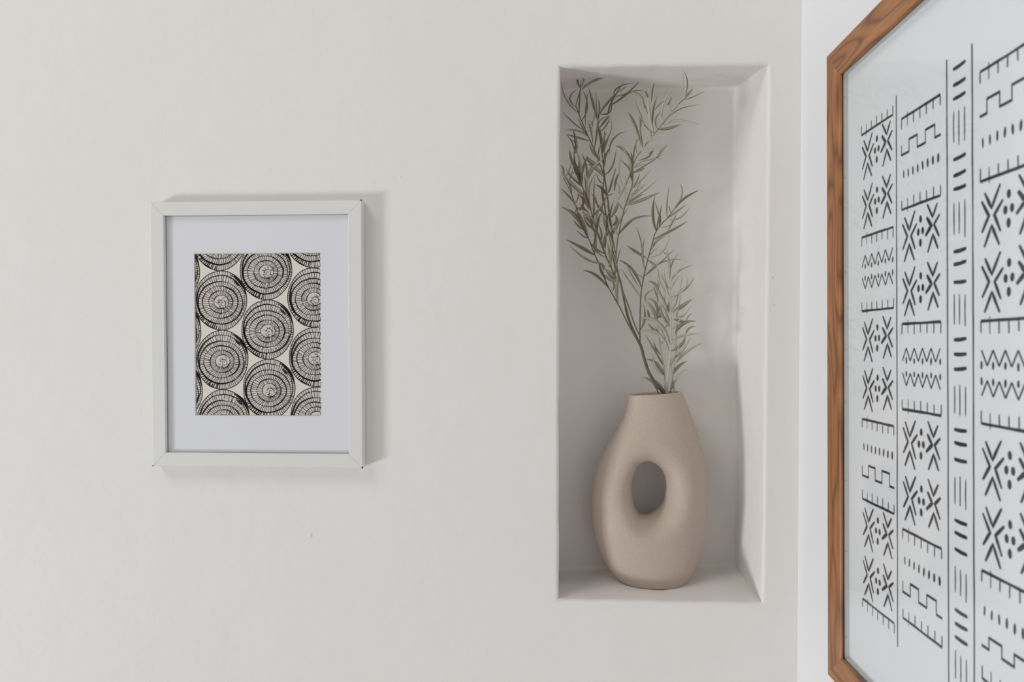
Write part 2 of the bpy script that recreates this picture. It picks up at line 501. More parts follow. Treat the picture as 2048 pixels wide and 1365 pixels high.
# ink limited to the sheet
def ink_obj(name, I, mat, parent, M, y, th, bounds=None):
    vs_, fs_ = [], []
    for f in I.f:
        pts = [I.v[k] for k in f]
        if bounds:
            x0, x1, z0, z1 = bounds
            cxx = sum(p[0] for p in pts)/len(pts); czz = sum(p[1] for p in pts)/len(pts)
            if len(pts) > 12:
                pts = [(min(max(p[0], x0), x1), min(max(p[1], z0), z1)) for p in pts]
                if max(p[0] for p in pts)-min(p[0] for p in pts) < 1e-5 or max(p[1] for p in pts)-min(p[1] for p in pts) < 1e-5: continue
            elif not (x0 < cxx < x1 and z0 < czz < z1): continue
        k = len(vs_); vs_ += [(p[0], y, p[1]) for p in pts]; fs_.append(tuple(range(k, k+len(pts))))
    me = mesh_py(name, vs_, fs_)
    return link(name, me, mat, parent, M)
for i in range(-1, 3):
    for j in range(-3, 4):
        cx_ = 441.6+(94.0 if i > 0 else 93.0)*i+2.8*j; cy_ = 601.4+57.5*i+119*j
        if i == 2: cy_ = 595.5+119*j+119*0; cx_ = 627.3+2.8*j
        if i == 1: cx_ = 535.0+3.2*j; cy_ = 659.5+118.6*j
        if i == -1: cx_ = 350.4+2.8*j; cy_ = 662.9+119*j
        if 330 < cx_ < 700 and 440 < cy_ < 900: disc_at(cx_, cy_)
bd = (wx0-0.004, wx1+0.004, wz0-0.004, wz1+0.004)
ink_obj('printed_disc', disc, M_DISC, sf, ROT, PY-0.00006, 0, bd)['label'] = 'greyish tint of the printed discs'
ink_obj('printed_pattern', ink, M_INK, sf, ROT, PY-0.00012, 0, bd)['label'] = 'black hand-drawn concentric circle pattern'

# ------------------------------------------------------------------ large wooden frame on the side wall
XF = XW-0.036                       # front face of the frame
T0, T1 = on_x(1652.5, 113, XF), on_x(1655.1, 1350, XF)
AT = -math.atan2(T0.y-T1.y, T0.z-T1.z)      # the frame hangs a little crooked
PV = Vector((XW, (T0.y+T1.y)/2, (T0.z+T1.z)/2))
RBT = Matrix.Translation(PV) @ Matrix.Rotation(AT, 4, 'X') @ Matrix.Translation(-PV)
RBI = RBT.inverted()
def ux(px, py, x): return RBI @ on_x(px, py, x)
yo = (ux(1652.5, 113, XF).y+ux(1655, 1350, XF).y)/2
yi = (ux(1677, 163, XF).y+ux(1680.6, 1312, XF).y)/2
def x_at(px, py, y): return on_y(px, py, y).x
XG = x_at(1684.3, 735, yi)          # rebate behind the lip
XP = x_at(1696.5, 735, yi)          # the paper
XG = min(XG, XF+0.012); XP = min(max(XP, XG+0.004), XW-0.008)
zt = ux(1652.5, 113, XF).z; zb = ux(1655.1, 1350, XF).z
zti = ux(1677, 163, XF).z; zbi = ux(1680.6, 1312, XF).z
WW = 0.15*((zt-zti)+(zbi-zb))/2+0.85*(yo-yi)
ycol4 = ux(2020, 650, XP).y       # centre of the middle column of the print
yn = 2*ycol4-yo                     # near end of the frame, outside the picture
print('frame', math.degrees(AT), XW, XF, XG, XP, yo, yi, yn, zt, zb, WW, zt-zti, zbi-zb, yo-yi)
bf = empty('art_frame', (XW, (yo+yn)/2, zb), 'large brown wood frame with black tribal line print on the right-hand wall', 'picture frame')
outx = Vector((-1, 0, 0))
XBK = XW-0.001
cs = [Vector((XBK, yo, zt)), Vector((XBK, yn, zt)), Vector((XBK, yn, zb)), Vector((XBK, yo, zb))]
cm = Vector((XBK, (yo+yn)/2, (zt+zb)/2))
for i in range(4):
    a, b = cs[i], cs[(i+1) % 4]
    ax = (b-a).normalized(); inw = ax.cross(outx)
    if inw.dot(cm-a) < 0: inw = -inw
    rail('frame_rail', a, b, inw, outx, WW, XBK-XF, wood('walnut_%d' % i, i+1), bf, gap=0.00006, rabbet=XBK-XG, ease=0.0012, pre=RBT)
IN = Matrix.Identity(4)
ya, yb_ = yo-WW, yn+WW; za, zb2 = zt-WW, zb+WW
link('backing_board', box_mesh('backing_board', XP+0.0015, XBK-0.0005, yb_-0.003, ya+0.003, zb2-0.003, za+0.003), M_BACK, bf, RBT)
sheet = link('print', box_mesh('print', XP, XP+0.0012, yb_-0.003, ya+0.003, zb2-0.003, za+0.003), M_SHEET, bf, RBT)
link('glass', box_mesh('glass', XG+0.0004, XG+0.0022, yb_-0.003, ya+0.003, zb2-0.003, za+0.003), M_GLASS, bf, RBT)
# white spacer strips between glass and paper
ss = 0.0012
for (nmz, y0, y1, z0, z1) in (('s', ya-0.0002, ya+0.003, zb2, za), ('s', yb_-0.003, yb_+0.0002, zb2, za), ('s', yb_, ya, za-0.0002, za+0.003), ('s', yb_, ya, zb2-0.003, zb2+0.0002)):
    link('spacer', box_mesh('spacer', XG+0.0023, XP-0.0001, y0, y1, z0, z1), M_SPACER, bf, RBT)
for py in (190, 354, 544, 700, 804, 960, 1101, 1270):
    z = (RBI @ on_y(1690, py, ya)).z
    bm = bmesh.new(); bmesh.ops.create_icosphere(bm, subdivisions=1, radius=0.0006)
    me = bpy.data.meshes.new('nail'); bm.to_mesh(me); bm.free()
    link('nail', me, M_NAIL, bf, RBT @ Matrix.Translation((XG+(XP-XG)*0.45, ya-0.0003, z)))

# print strokes on the sheet, in (distance towards the camera, height)
def SH(px, py):
    p = ux(px, py, XP); return (-p.y, p.z)
def ZZ(k):
    oy = [0, 80, 240, 400, 560, 720, 880, 1040, 1165][k]
    return lambda x, y: SH(1700+x/5.885, oy+y/5.885)
art = Ink()
Ra = random.Random(5)
def brush(pts, w_, taper=0.35, n_=5):
    P_ = []; W_ = []
    for i in range(len(pts)-1):
        for k in range(n_):
            t = k/n_; P_.append((pts[i][0]+(pts[i+1][0]-pts[i][0])*t, pts[i][1]+(pts[i+1][1]-pts[i][1])*t))
    P_.append(pts[-1]); m_ = len(P_)
    for i in range(m_):
        t = i/(m_-1); e = min(t, 1-t)*2
        W_.append(w_*(taper+(1-taper)*min(1, e*2.2))*Ra.uniform(0.93, 1.07))
    art.line(P_, W_)
def straight(a, b, w_, taper=0.8):
    art.line([a, ((a[0]+b[0])/2, (a[1]+b[1])/2), b], [w_*taper, w_, w_*taper])
z4 = ZZ(4)
REFX = [  # one cross figure measured off the sheet
    [(168, 495), (212, 640), (268, 455)], [(148, 560), (195, 700), (150, 830)], [(285, 595), (230, 705), (270, 860)],
    [(165, 960), (213, 790), (262, 970)], [(385, 425), (437, 575), (482, 440)], [(380, 560), (425, 660), (368, 750)],
    [(505, 565), (450, 655), (500, 795)], [(390, 930), (440, 755), (488, 915)]]
REFD = [(322, 560, 42), (300, 690, 42), (342, 685, 42), (320, 805, 46)]
c1l, c1r = z4(140, 370)[0], z4(512, 280)[0]
anchor = z4(168, 495)
REFX = [[((z4(*p)[0]-c1l)/(c1r-c1l), z4(*p)[1]-anchor[1]) for p in st] for st in REFX]
REFD = [((z4(x, y)[0]-c1l)/(c1r-c1l), z4(x, y)[1]-anchor[1], abs(z4(x, y)[1]-z4(x, y+h)[1])) for x, y, h in REFD]
cols = {1: (c1l, c1r), 2: (ZZ(4)(612, 520)[0], ZZ(4)(1070, 490)[0])}
wcol = (c1r-c1l)
c4l = ZZ(4)(1540, 485)[0]
cols[4] = (c4l, c4l+(cols[2][1]-cols[2][0]))
MIRROR = []
def cross(col, v0, sc=1.0):
    l_, r_ = cols[col]
    for k, st in enumerate(REFX):
        pts = [(l_+(r_-l_)*u, v0+dv*sc) for u, dv in st]
        ww = 0.0033 if k not in (5,) else 0.0042
        n_ = 4
        P_ = []
        for a, b in zip(pts, pts[1:]):
            for t in range(n_): P_.append((a[0]+(b[0]-a[0])*t/n_, a[1]+(b[1]-a[1])*t/n_))
        P_.append(pts[-1])
        m_ = len(P_)-1
        art.line(P_, [ww*(0.45+0.65*math.sin(math.pi*(0.12+0.76*i/m_)))*Ra.uniform(0.9, 1.1) for i in range(m_+1)])
    for u, dv, h in REFD:
        art.blob((l_+(r_-l_)*u, v0+dv*sc), 0.0026, h*0.95, 12, Ra.uniform(-0.08, 0.08))
def comb(col, v0, up):
    l_, r_ = cols[col]
    art.line([(l_+(r_-l_)*t/6, v0+Ra.uniform(-.0002, .0002)) for t in range(7)], [0.0028*Ra.uniform(.85, 1.1) for _ in range(7)])
    for i in range(7):
        u = l_+(r_-l_)*(i/6)
        hgt = 0.0105*Ra.uniform(0.92, 1.1)
        if i == 1: straight((u, v0-(0.004 if up else -0.004)), (u, v0+(hgt if up else -hgt)), 0.0013)
        else: straight((u, v0), (u+Ra.uniform(-.0004, .0004), v0+(hgt if up else -hgt)), 0.0018)
def zigzag(col, v0, amp, first_up, dots_below, shift=0.0):
    l_, r_ = cols[col]; n_ = 9
    pts = []
    for i in range(n_+1):
        s_ = 1 if (i % 2 == 1) == first_up else 0
        pts.append((l_+(r_-l_)*(0.01+0.97*i/n_), v0+(amp*s_ if first_up else -amp*(1-s_ if False else (1 if i % 2 else 0)))))
    for a, b in zip(pts, pts[1:]): straight(a, b, 0.0020, 0.9)
    return pts
def dots(us, v, rh, col):
    l_, r_ = cols[col]
    for u in us: art.blob((l_+(r_-l_)*u, v+Ra.uniform(-.0004, .0004)), 0.0016, rh*Ra.uniform(.85, 1.1), 10, Ra.uniform(-.1, .1))
def zzpair(col, vtop, mirrored=False):
    """two facing zigzags with drops; vtop = height of the upper zigzag's low points"""
    A = 0.0135
    if not mirrored:
        zigzag(col, vtop, A, True, True)
        zigzag(col, vtop-0.0125, A, False, False)
        us = [0.118, 0.333, 0.549, 0.764, 0.98]
    else:
        zigzag(col, vtop+A, A, False, True)
        zigzag(col, vtop-0.0125-A, A, True, False)
        us = [0.01, 0.225, 0.441, 0.657, 0.872]
    dots(us, vtop+0.0005, 0.0036, col); dots(us, vtop-0.0125-0.0010, 0.0036, col)
def drops(col, v):
    l_, r_ = cols[col]
    for i in range(8):
        u = 0.06+0.89*i/7 if col != 4 else 0.05+0.93*i/7
        art.blob((l_+(r_-l_)*u, v+Ra.uniform(-.0005, .0005)), 0.0012+0.00012*i, 0.0048, 10, Ra.uniform(-.12, .12))
def key(col, vhi, vlo, mirrored=False, down_end=True):
    """stepped meander between the two heights"""
    l_, r_ = cols[col]
    if not mirrored: us = [0.0, 0.21, 0.43, 0.64, 0.87, 1.0]
    else: us = [0.0, 0.13, 0.36, 0.57, 0.79, 1.0]
    H = 0.0027; Vt = 0.0016
    lev = [vlo, vhi+0.0, vlo, vhi, vlo] if not mirrored else [vlo, vhi, vlo, vhi, vlo]
    U = [l_+(r_-l_)*u for u in us]
    if not mirrored: straight((U[0], vlo-0.001), (U[0], vlo+(vhi-vlo)*0.86), Vt)
    else: straight((U[5], vlo-0.001), (U[5], vlo+(vhi-vlo)*0.86), Vt)
    for i in range(5):
        straight((U[i]-0.0007, lev[i]), (U[i+1]+0.0007, lev[i]), H, 0.95)
        if i < 4: straight((U[i+1], vlo), (U[i+1], vhi), Vt, 1)
V = lambda x, y: SH(x, y)[1]
# column one
X1p, X2p, X4p = 1724, 1803, 1962
def SLP(px, py): return V(px, py)
comb(1, V(X1p, 270.5), True)
for y in (280.8, 379.3, 644.1, 741, 1015, 1111.4): cross(1, V(1728.5, y))
comb(1, V(X1p, 475.6), False); zzpair(1, V(X1p, 535.5))
comb(1, V(X1p, 622.9), True); comb(1, V(X1p, 838.5), False)
drops(1, V(1729, 894.5)); key(1, V(1740, 933.5), V(1726, 951.5))
comb(1, V(1727, 999), True); comb(1, V(1728, 1200), False)
# column two
comb(2, V(X2p, 238.5), False); key(2, V(1820, 277.5), V(1804, 310.5))
drops(2, V(1807, 349.5)); comb(2, V(X2p, 420.5), True)
for y in (434.8, 543.6): cross(2, V(1810.5, y))
comb(2, V(X2p, 648.5), False); zzpair(2, V(X2p, 722))
comb(2, V(1805, 818.5), True)
for y in (844, 953): cross(2, V(1812.5, y))
comb(2, V(1808, 1060), False); drops(2, V(1811, 1122.5)); key(2, V(1823, 1170.5), V(1806.5, 1182.5)-0.001)
comb(2, V(1805, 1235.5), True)
# column four (middle of the sheet)
comb(4, V(1958, 146), False); key(4, V(1971, 199.5), V(1959, 234.5), True)
drops(4, V(1967, 285)); comb(4, V(1961, 364), True)
for y in (386, 517): cross(4, V(1970, y), 1.0)
comb(4, V(1962, 642.5), False); zzpair(4, V(1977, 732.5), True)
comb(4, V(1962.5, 847.5), True)
for y in (883, 1014): cross(4, V(1971.5, y), 1.0)
comb(4, V(1964, 1141.5), False); drops(4, V(1969, 1222)); key(4, V(1974, 1274), V(1961, 1289), True)
comb(4, V(1960, 1354), True)
# column three: bars and strokes
l3, r3 = ZZ(4)(1222, 700)[0], ZZ(4)(1372, 690)[0]
NARROW = []
def bar(v, jl=0.0):
    a = (l3-jl, v+Ra.uniform(-.0006, .0006)); b = (r3, v+Ra.uniform(-.0006, .0012))
    brush([a, ((a[0]+b[0])/2, (a[1]+b[1])/2-0.0005), b], 0.0037, 0.75, 3); NARROW.append((a, b))
for (x, y) in ((1901.5, 142.5), (1903, 173.5), (1902.5, 201), (1906, 320), (1906.5, 352.5), (1906, 380), (1908.5, 504), (1907.5, 529.5), (1909, 565), (1907.5, 680), (1907.5, 709.5), (1909.5, 738),
               (1910, 860.5), (1909.5, 886), (1911, 919.5), (1911, 1040.5), (1912.5, 1066.5), (1913, 1100), (1911, 1221), (1907, 1245), (1910, 1274)):
    bar(V(x, y))
for (ta, tb, tc_, ba, bb, bc) in ((224, 219, 212, 286, 290, 281), (407, 404, 399, 470, 468, 475), (589, 589, 590, 649.5, 649.5, 653), (772, 770, 774, 827, 832.5, 832.5),
                                 (954, 953, 960, 1008, 1013, 1020), (1131, 1139, 1148, 1183, 1192, 1205), (1298, 1311, 1319, 1355, 1366, 1378)):
    for k, (x, t_, b_) in enumerate(((1907.5, ta, ba), (1919, tb, bb), (1930.5, tc_, bc))):
        u = l3+(r3-l3)*(0.05, 0.46, 0.9)[k]
        brush([(u, V(x, t_)), (u+Ra.uniform(-.0004, .0004), (V(x, t_)+V(x, b_))/2), (u, V(x, b_))], 0.0017, 0.7, 3)
for j in range(3): bar(V(1907, 1383+27*j))
# ruled lines
def ruled(x_top, y_top, x_bot, y_bot, x_mid):
    u = (SH(x_mid, 650)[0]); a, b = V(x_top, y_top), V(x_bot, y_bot)
    n_ = 24
    art.line([(u+Ra.uniform(-.0002, .0002), a+(b-a)*i/n_) for i in range(n_+1)], [0.0020*Ra.uniform(.85, 1.15) for _ in range(n_+1)])
    return u, a, b
r1 = ruled(1791.8, 192, 1794.6, 1294, 1793.6)
vt2 = V(1889.5, 122.5)
r2 = ruled(1889.5, 122.5, 1893, 1430, 1895.2)
r3_ = ruled(1940.5, 90, 1942, 1470, 1946.2)
# the sheet repeats the same columns mirrored beyond the middle one (outside the photograph)
mid = (cols[4][0]+cols[4][1])/2
nv = len(art.v); extra_v = []; extra_f = []
mp_ = {}
for f in list(art.f):
    cu = sum(art.v[k][0] for k in f)/len(f)
    if cu < cols[4][0]-0.001:
        nf_ = []
        for k in f:
            if k not in mp_:
                mp_[k] = nv+len(extra_v); extra_v.append((2*mid-art.v[k][0], art.v[k][1]))
            nf_.append(mp_[k])
        extra_f.append(tuple(nf_[::-1]))
art.v += extra_v; art.f += extra_f
me = mesh_py('printed_pattern', [(XP-0.00015, -u, v) for u, v in art.v], art.f)
po = link('printed_pattern', me, M_INK2, bf, RBT); po['label'] = 'dark slate brush-drawn columns of combs, crosses, zigzags and bars'

# ------------------------------------------------------------------ vase
zfl = (front[2].z+front[3].z)/2
zs = on_z(1300, 1181, zfl)
def floor_z(x, y):
    t = y/ND; a = front[3].z+(back[3].z-front[3].z)*t; b = front[2].z+(back[2].z-front[2].z)*t
    xl = front[3].x+(back[3].x-front[3].x)*t; xr = front[2].x+(back[2].x-front[2].x)*t
    return a+(b-a)*(x-xl)/(xr-xl)
VB = 0.037
VY = min(max(on_z(1300, 1180.5, zfl).y, 0.022)+VB, 0.078)
print('niche', front, back, 'vase y', VY, 'floor', zfl)
def vz(x, y): p = on_y(1080+x/2.73, 740+y/2.73, VY); return (p.x, p.z)
right = [(775, 122), (805, 195), (845, 300), (880, 410), (905, 520), (915, 640), (912, 760), (897, 890), (872, 1000), (843, 1085), (815, 1135), (795, 1158)]
left = [(445, 1158), (395, 1112), (350, 1045), (311, 960), (288, 870), (277, 765), (280, 670), (300, 570), (332, 485), (377, 400), (420, 325), (450, 268), (468, 215), (476, 165), (479, 139)]
hole = [(585, 498), (640, 520), (678, 572), (688, 640), (674, 718), (640, 768), (590, 793), (543, 782), (512, 730), (500, 660), (505, 590), (533, 525)]
def cr(pts, n_, closed=False):
    out_ = []; m_ = len(pts)
    rngk = range(m_) if closed else range(m_-1)
    for i in rngk:
        p1, p2 = pts[i], pts[(i+1) % m_]
        if closed: p0, p3 = pts[(i-1) % m_], pts[(i+2) % m_]
        else:
            p0 = pts[i-1] if i else (2*p1[0]-p2[0], 2*p1[1]-p2[1]); p3 = pts[i+2] if i+2 < m_ else (2*p2[0]-p1[0], 2*p2[1]-p1[1])
        for k in range(n_):
            t = k/n_
            out_.append(tuple(0.5*(2*p1[d]+(p2[d]-p0[d])*t+(2*p0[d]-5*p1[d]+4*p2[d]-p3[d])*t*t+(3*p1[d]-p0[d]-3*p2[d]+p3[d])*t**3) for d in (0, 1)))
    if not closed: out_.append(pts[-1])
    return out_
Rt = cr([vz(*p) for p in right], 6); Lf = cr([vz(*p) for p in left], 5)
vfl = floor_z((Rt[-1][0]+Lf[0][0])/2, VY)
# set the base on the niche floor
dz = vfl-(Rt[-1][1]+Lf[0][1])/2
base_z = vfl+0.0004
def fixz(p, lo):
    return p
Rt[-1] = (Rt[-1][0], base_z); Lf[0] = (Lf[0][0], base_z)
print('vase base shift', dz)
rim_r, rim_l = Rt[0], Lf[-1]
topn, botn = 26, 22
top = [(rim_l[0]+(rim_r[0]-rim_l[0])*0.5*(1-math.cos(math.pi*k/topn)), rim_l[1]+(rim_r[1]-rim_l[1])*0.5*(1-math.cos(math.pi*k/topn))) for k in range(topn+1)]
bot = [(Rt[-1][0]+(Lf[0][0]-Rt[-1][0])*0.5*(1-math.cos(math.pi*k/botn)), base_z) for k in range(botn+1)]
loop = Rt + bot[1:-1] + Lf + top[1:-1]
H_ = cr([vz(*p) for p in hole], 12, True)
hc = (sum(p[0] for p in H_)/len(H_), sum(p[1] for p in H_)/len(H_))
def hole_r(th):
    # polar radius of the hole
    best = None
    for i in range(len(H_)):
        a, b = H_[i], H_[(i+1) % len(H_)]
        ta = math.atan2(a[1]-hc[1], a[0]-hc[0]); tb = math.atan2(b[1]-hc[1], b[0]-hc[0])
        d1 = (th-ta+math.pi) % (2*math.pi)-math.pi; d2 = (th-tb+math.pi) % (2*math.pi)-math.pi
        if d1*d2 <= 0 and abs(d1) < 1 and abs(d2) < 1:
            f = abs(d1)/(abs(d1)+abs(d2)+1e-12)
            x, z = a[0]+(b[0]-a[0])*f, a[1]+(b[1]-a[1])*f
            return math.hypot(x-hc[0], z-hc[1])
    return 0.02
rz = np.array([p[1] for p in Rt][::-1]); rx = np.array([p[0] for p in Rt][::-1])
lz = np.array([p[1] for p in Lf]); lx = np.array([p[0] for p in Lf])
o_ = np.argsort(rz); rz, rx = rz[o_], rx[o_]; o_ = np.argsort(lz); lz, lx = lz[o_], lx[o_]
zt_ = (rim_l[1]+rim_r[1])/2
def tdepth(z):
    s = (z-base_z)/(zt_-base_z)
    return float(np.interp(s, [0, 0.04, 0.12, 0.3, 0.5, 0.7, 0.85, 1.0], [VB-0.002, VB+0.003, VB+0.010, VB+0.018, VB+0.017, VB+0.006, VB-0.004, VB-0.009]))
tq = [tdepth(base_z+(zt_-base_z)*k/60) for k in range(61)]
for _ in range(6): tq = [tq[0]]+[(tq[i-1]+2*tq[i]+tq[i+1])/4 for i in range(1, 60)]+[tq[-1]]
def half(x, z):
    R_ = float(np.interp(z, rz, rx)); L_ = float(np.interp(z, lz, lx))
    cc, ww = (R_+L_)/2, (R_-L_)/2
    q = (x-cc)/ww
    s = min(max((z-base_z)/(zt_-base_z), 0), 1)*60; i = min(int(s), 59)
    t = tq[i]+(tq[i+1]-tq[i])*(s-i)
    return t*math.sqrt(max(0, 1-q*q))
NR = 34; nl = len(loop); vv = []; ff = []
rim_set = set(range(len(Rt)+botn-1+len(Lf)-1, nl)) | {0}
fr_i = np.zeros((nl, NR+1), int); bk_i = np.zeros((nl, NR+1), int)
for i, p in enumerate(loop):
    th = math.atan2(p[1]-hc[1], p[0]-hc[0]); rh = hole_r(th)
    hx, hz = hc[0]+rh*math.cos(th), hc[1]+rh*math.sin(th)
    Lr = math.hypot(p[0]-hx, p[1]-hz)
    is_open = (len(Rt)-1 < i < len(Rt)+botn-1) or (i > len(Rt)+botn-2+len(Lf))
    for k in range(NR+1):
        t = k/NR
        s = (1-math.cos(math.pi*t))/2
        x, z = hx+(p[0]-hx)*s, hz+(p[1]-hz)*s
        Rf = 0.040
        d = min(s*Lr/Rf, 1)
        gg = math.sqrt(max(0, 1-(1-d)**2))
        if k == 0: T = 0
        elif k == NR and not is_open: T = 0
        else: T = half(x, z)*gg
        fr_i[i, k] = len(vv); vv.append((x, VY-T, z))
        if T == 0: bk_i[i, k] = fr_i[i, k]
        else: bk_i[i, k] = len(vv); vv.append((x, VY+T, z))
for i in range(nl):
    j = (i+1) % nl
    for k in range(NR):
        for A, fl in ((fr_i, False), (bk_i, True)):
            q = [A[i, k], A[i, k+1], A[j, k+1], A[j, k]]
            q2 = []
            for e in q:
                if not q2 or q2[-1] != e: q2.append(int(e))
            if q2[0] == q2[-1]: q2 = q2[:-1]
            if len(q2) >= 3: ff.append(tuple(q2[::-1] if fl else q2))
# base
bi = list(range(len(Rt)-1, len(Rt)+botn))
ff.append(tuple([int(fr_i[i, NR]) for i in bi]+[int(bk_i[i, NR]) for i in bi[::-1][1:-1]]))
# rim and inside of the neck
ti = [(len(Rt)+botn-1+len(Lf)-1+k) % nl for k in range(topn+1)]
rl = [int(fr_i[i, NR]) for i in ti]+[int(bk_i[i, NR]) for i in ti[::-1][1:-1]]
rc = Vector(((rim_l[0]+rim_r[0])/2, VY, zt_)); rw_ = (rim_r[0]-rim_l[0])/2
prev = rl
prof = [(1-0.0012/rw_, 0.0009, 0.002), (1-0.0035/rw_, 0.0009, 0.006), (1-0.0048/rw_, -0.0004, 0.008)]
for k in range(1, 9): prof.append(((1-0.0048/rw_)+0.035*k/8, -0.009*k, 0.008))
for (sc, dzz, ysc) in prof:
    cur = []
    for e in rl:
        p = Vector(vv[e]); q = rc+(p-rc)*sc
        q.y = rc.y+(p.y-rc.y)*(sc-0.06*min(1, ysc/0.008)); q.z = p.z+dzz
        cur.append(len(vv)); vv.append(tuple(q))
    m_ = len(rl)
    for i in range(m_):
        j = (i+1) % m_; ff.append((prev[i], prev[j], cur[j], cur[i]))
    prev = cur
ff.append(tuple(prev))
me = mesh_py('body', vv, ff, True)
bm = bmesh.new(); bm.from_mesh(me); bmesh.ops.remove_doubles(bm, verts=bm.verts, dist=0.00003); bmesh.ops.recalc_face_normals(bm, faces=bm.faces); bm.to_mesh(me); bm.free()
me.set_sharp_from_angle(angle=math.radians(50))
vase = empty('vase', (rc.x, VY, base_z), 'matte sand-coloured ceramic vase with an oval hole, standing in the niche', 'vase')
link('body', me, M_VASE, vase)

# ------------------------------------------------------------------ branches
mouth = (rc.x, VY)
YLIM = (0.012, ND-0.014)
def P3(px, py, y): return on_y(px, py, min(max(y, YLIM[0]), YLIM[1]))
def tube(name, pts, rad, mat, parent, sides=7, knob=0.0, seed=0):
    rr = random.Random(seed); v = []; f = []
    n_ = len(pts)
    for i, p in enumerate(pts):
        t = (pts[min(i+1, n_-1)]-pts[max(i-1, 0)]).normalized()
        u = t.cross(Vector((0, 1, 0)));  u = u.normalized() if u.length > 1e-4 else Vector((1, 0, 0))
        w_ = t.cross(u).normalized()
        for k in range(sides):
            a = 2*math.pi*k/sides
            r0 = rad[i]*(1+knob*rr.uniform(-1, 1))
            v.append(p+u*math.cos(a)*r0+w_*math.sin(a)*r0)
    for i in range(n_-1):
        for k in range(sides):
            k2 = (k+1) % sides; f.append((i*sides+k, i*sides+k2, (i+1)*sides+k2, (i+1)*sides+k))
    f.append(tuple(range(sides))); f.append(tuple(range((n_-1)*sides, n_*sides))[::-1])
    me = mesh_py(name, v, f, True)
    return link(name, me, mat, parent)
def path3(pp, y0, y1, sub=4):
    c2 = cr([(float(a), float(b)) for a, b in pp], sub)
    n_ = len(c2)
    return c2, [y0+(y1-y0)*(i/(n_-1)) for i in range(n_)]
TW = []
def twig(parent, pp, y0, y1, r0, r1, mat, name='twig', knob=0.0, label=None):
    c2, ys = path3(pp, y0, y1)
    P = [P3(x, y, yy) for (x, y), yy in zip(c2, ys)]
    n_ = len(P); rad = [r0+(r1-r0)*i/(n_-1) for i in range(n_)]
    o = tube(name, P, rad, mat, parent, 8 if r0 > .0015 else 6, knob, len(TW))
    if label: o['label'] = label
    TW.append((o, c2, ys)); return o
tall = empty('leafy_branch', (P3(1330, 788, VY).x, VY, rim_r[1]), 'tall forked artificial branch with narrow olive leaves leaning to the left in the vase', 'branch')
short = empty('leafy_sprig', (P3(1338, 788, VY).x, VY, rim_r[1]), 'short upright frosted sprig at the right of the vase mouth', 'branch')
yv = VY
twig(tall, [(1338, 835), (1334, 800), (1327.9, 786), (1307.4, 762.6), (1295.7, 740.7), (1288.4, 717.2), (1282.5, 695.2), (1275.2, 680), (1266.4, 661.5), (1256.1, 635.2), (1250, 609), (1241.9, 569.2), (1234, 540.2), (1228, 510)], yv, 0.062, 0.0033, 0.0014, M_STEMD, 'stem', 0.13)
twig(tall, [(1276, 684), (1259, 654), (1240, 616), (1235.3, 607.5), (1218, 577), (1207.6, 553.4), (1199.7, 532.3), (1189, 508.6), (1178.6, 481), (1168, 460), (1160, 440), (1149.6, 407), (1140, 382), (1127, 356)], 0.058, 0.085, 0.0012, 0.0006, M_STEMO)
twig(tall, [(1234, 560), (1221, 533), (1210, 508.6), (1194.4, 466.4), (1189, 445.6), (1181, 419), (1172, 393), (1163, 369), (1155, 353), (1148, 322), (1150, 290), (1147, 262)], 0.06, 0.045, 0.0012, 0.0006, M_STEMO)
twig(tall, [(1232, 545), (1222, 490), (1212, 430), (1206, 385), (1208, 353), (1200, 330), (1190, 303), (1182, 285), (1176, 272), (1163, 242), (1155, 221), (1152, 209), (1159, 186), (1162, 165)], 0.062, 0.075, 0.0013, 0.0006, M_STEMO)
twig(tall, [(1229, 515), (1222, 450), (1215, 395), (1210, 360), (1205, 316), (1202, 290), (1197, 257), (1196, 236), (1199, 228), (1219, 203), (1232, 188), (1252, 174)], 0.062, 0.10, 0.0013, 0.0006, M_STEMO)
twig(tall, [(1280, 672), (1275, 663), (1266, 641), (1257.6, 614.7), (1250, 595), (1240, 566), (1232, 530), (1233, 500), (1237, 470), (1248, 420), (1255, 398), (1264, 372), (1266, 350), (1266, 333), (1273, 315), (1282, 303), (1302, 276), (1332, 240), (1358, 208), (1371, 196)], 0.05, 0.030, 0.0014, 0.0006, M_STEMO)
twig(tall, [(1280, 690), (1279.6, 661.5), (1280.3, 629), (1282.2, 586.5), (1288, 551), (1294, 525), (1305.4, 484), (1309.3, 469.5), (1318.6, 453.6), (1334.4, 436.5), (1347.6, 419.3), (1358, 405)], 0.062, 0.088, 0.0013, 0.0006, M_STEMO)
NT = len(TW)
twig(short, [(1336, 835), (1334, 786), (1337, 741), (1341, 702.6), (1342.6, 673), (1341, 644), (1341, 604), (1338, 557), (1335, 528), (1333.5, 505)], yv, 0.048, 0.0022, 0.0007, M_STEMP, 'stem', 0.05)
twig(short, [(1335, 835), (1331, 786), (1328, 739), (1323.5, 711), (1319, 682), (1314.7, 644), (1314.7, 614.6), (1315, 575), (1316, 545), (1312, 528)], yv+0.01, 0.085, 0.0015, 0.0006, M_STEMP, 'stem')
twig(short, [(1340, 835), (1341, 786), (1345.5, 751), (1350, 717), (1352, 682), (1355.7, 622), (1360, 600), (1361, 575), (1365, 555)], yv+0.006, 0.07, 0.0017, 0.0006, M_STEMP, 'stem')
twig(short, [(1346, 825), (1348, 786), (1347.7, 766)], yv+0.004, yv+0.002, 0.0019, 0.0017, M_STEMP, 'stem')

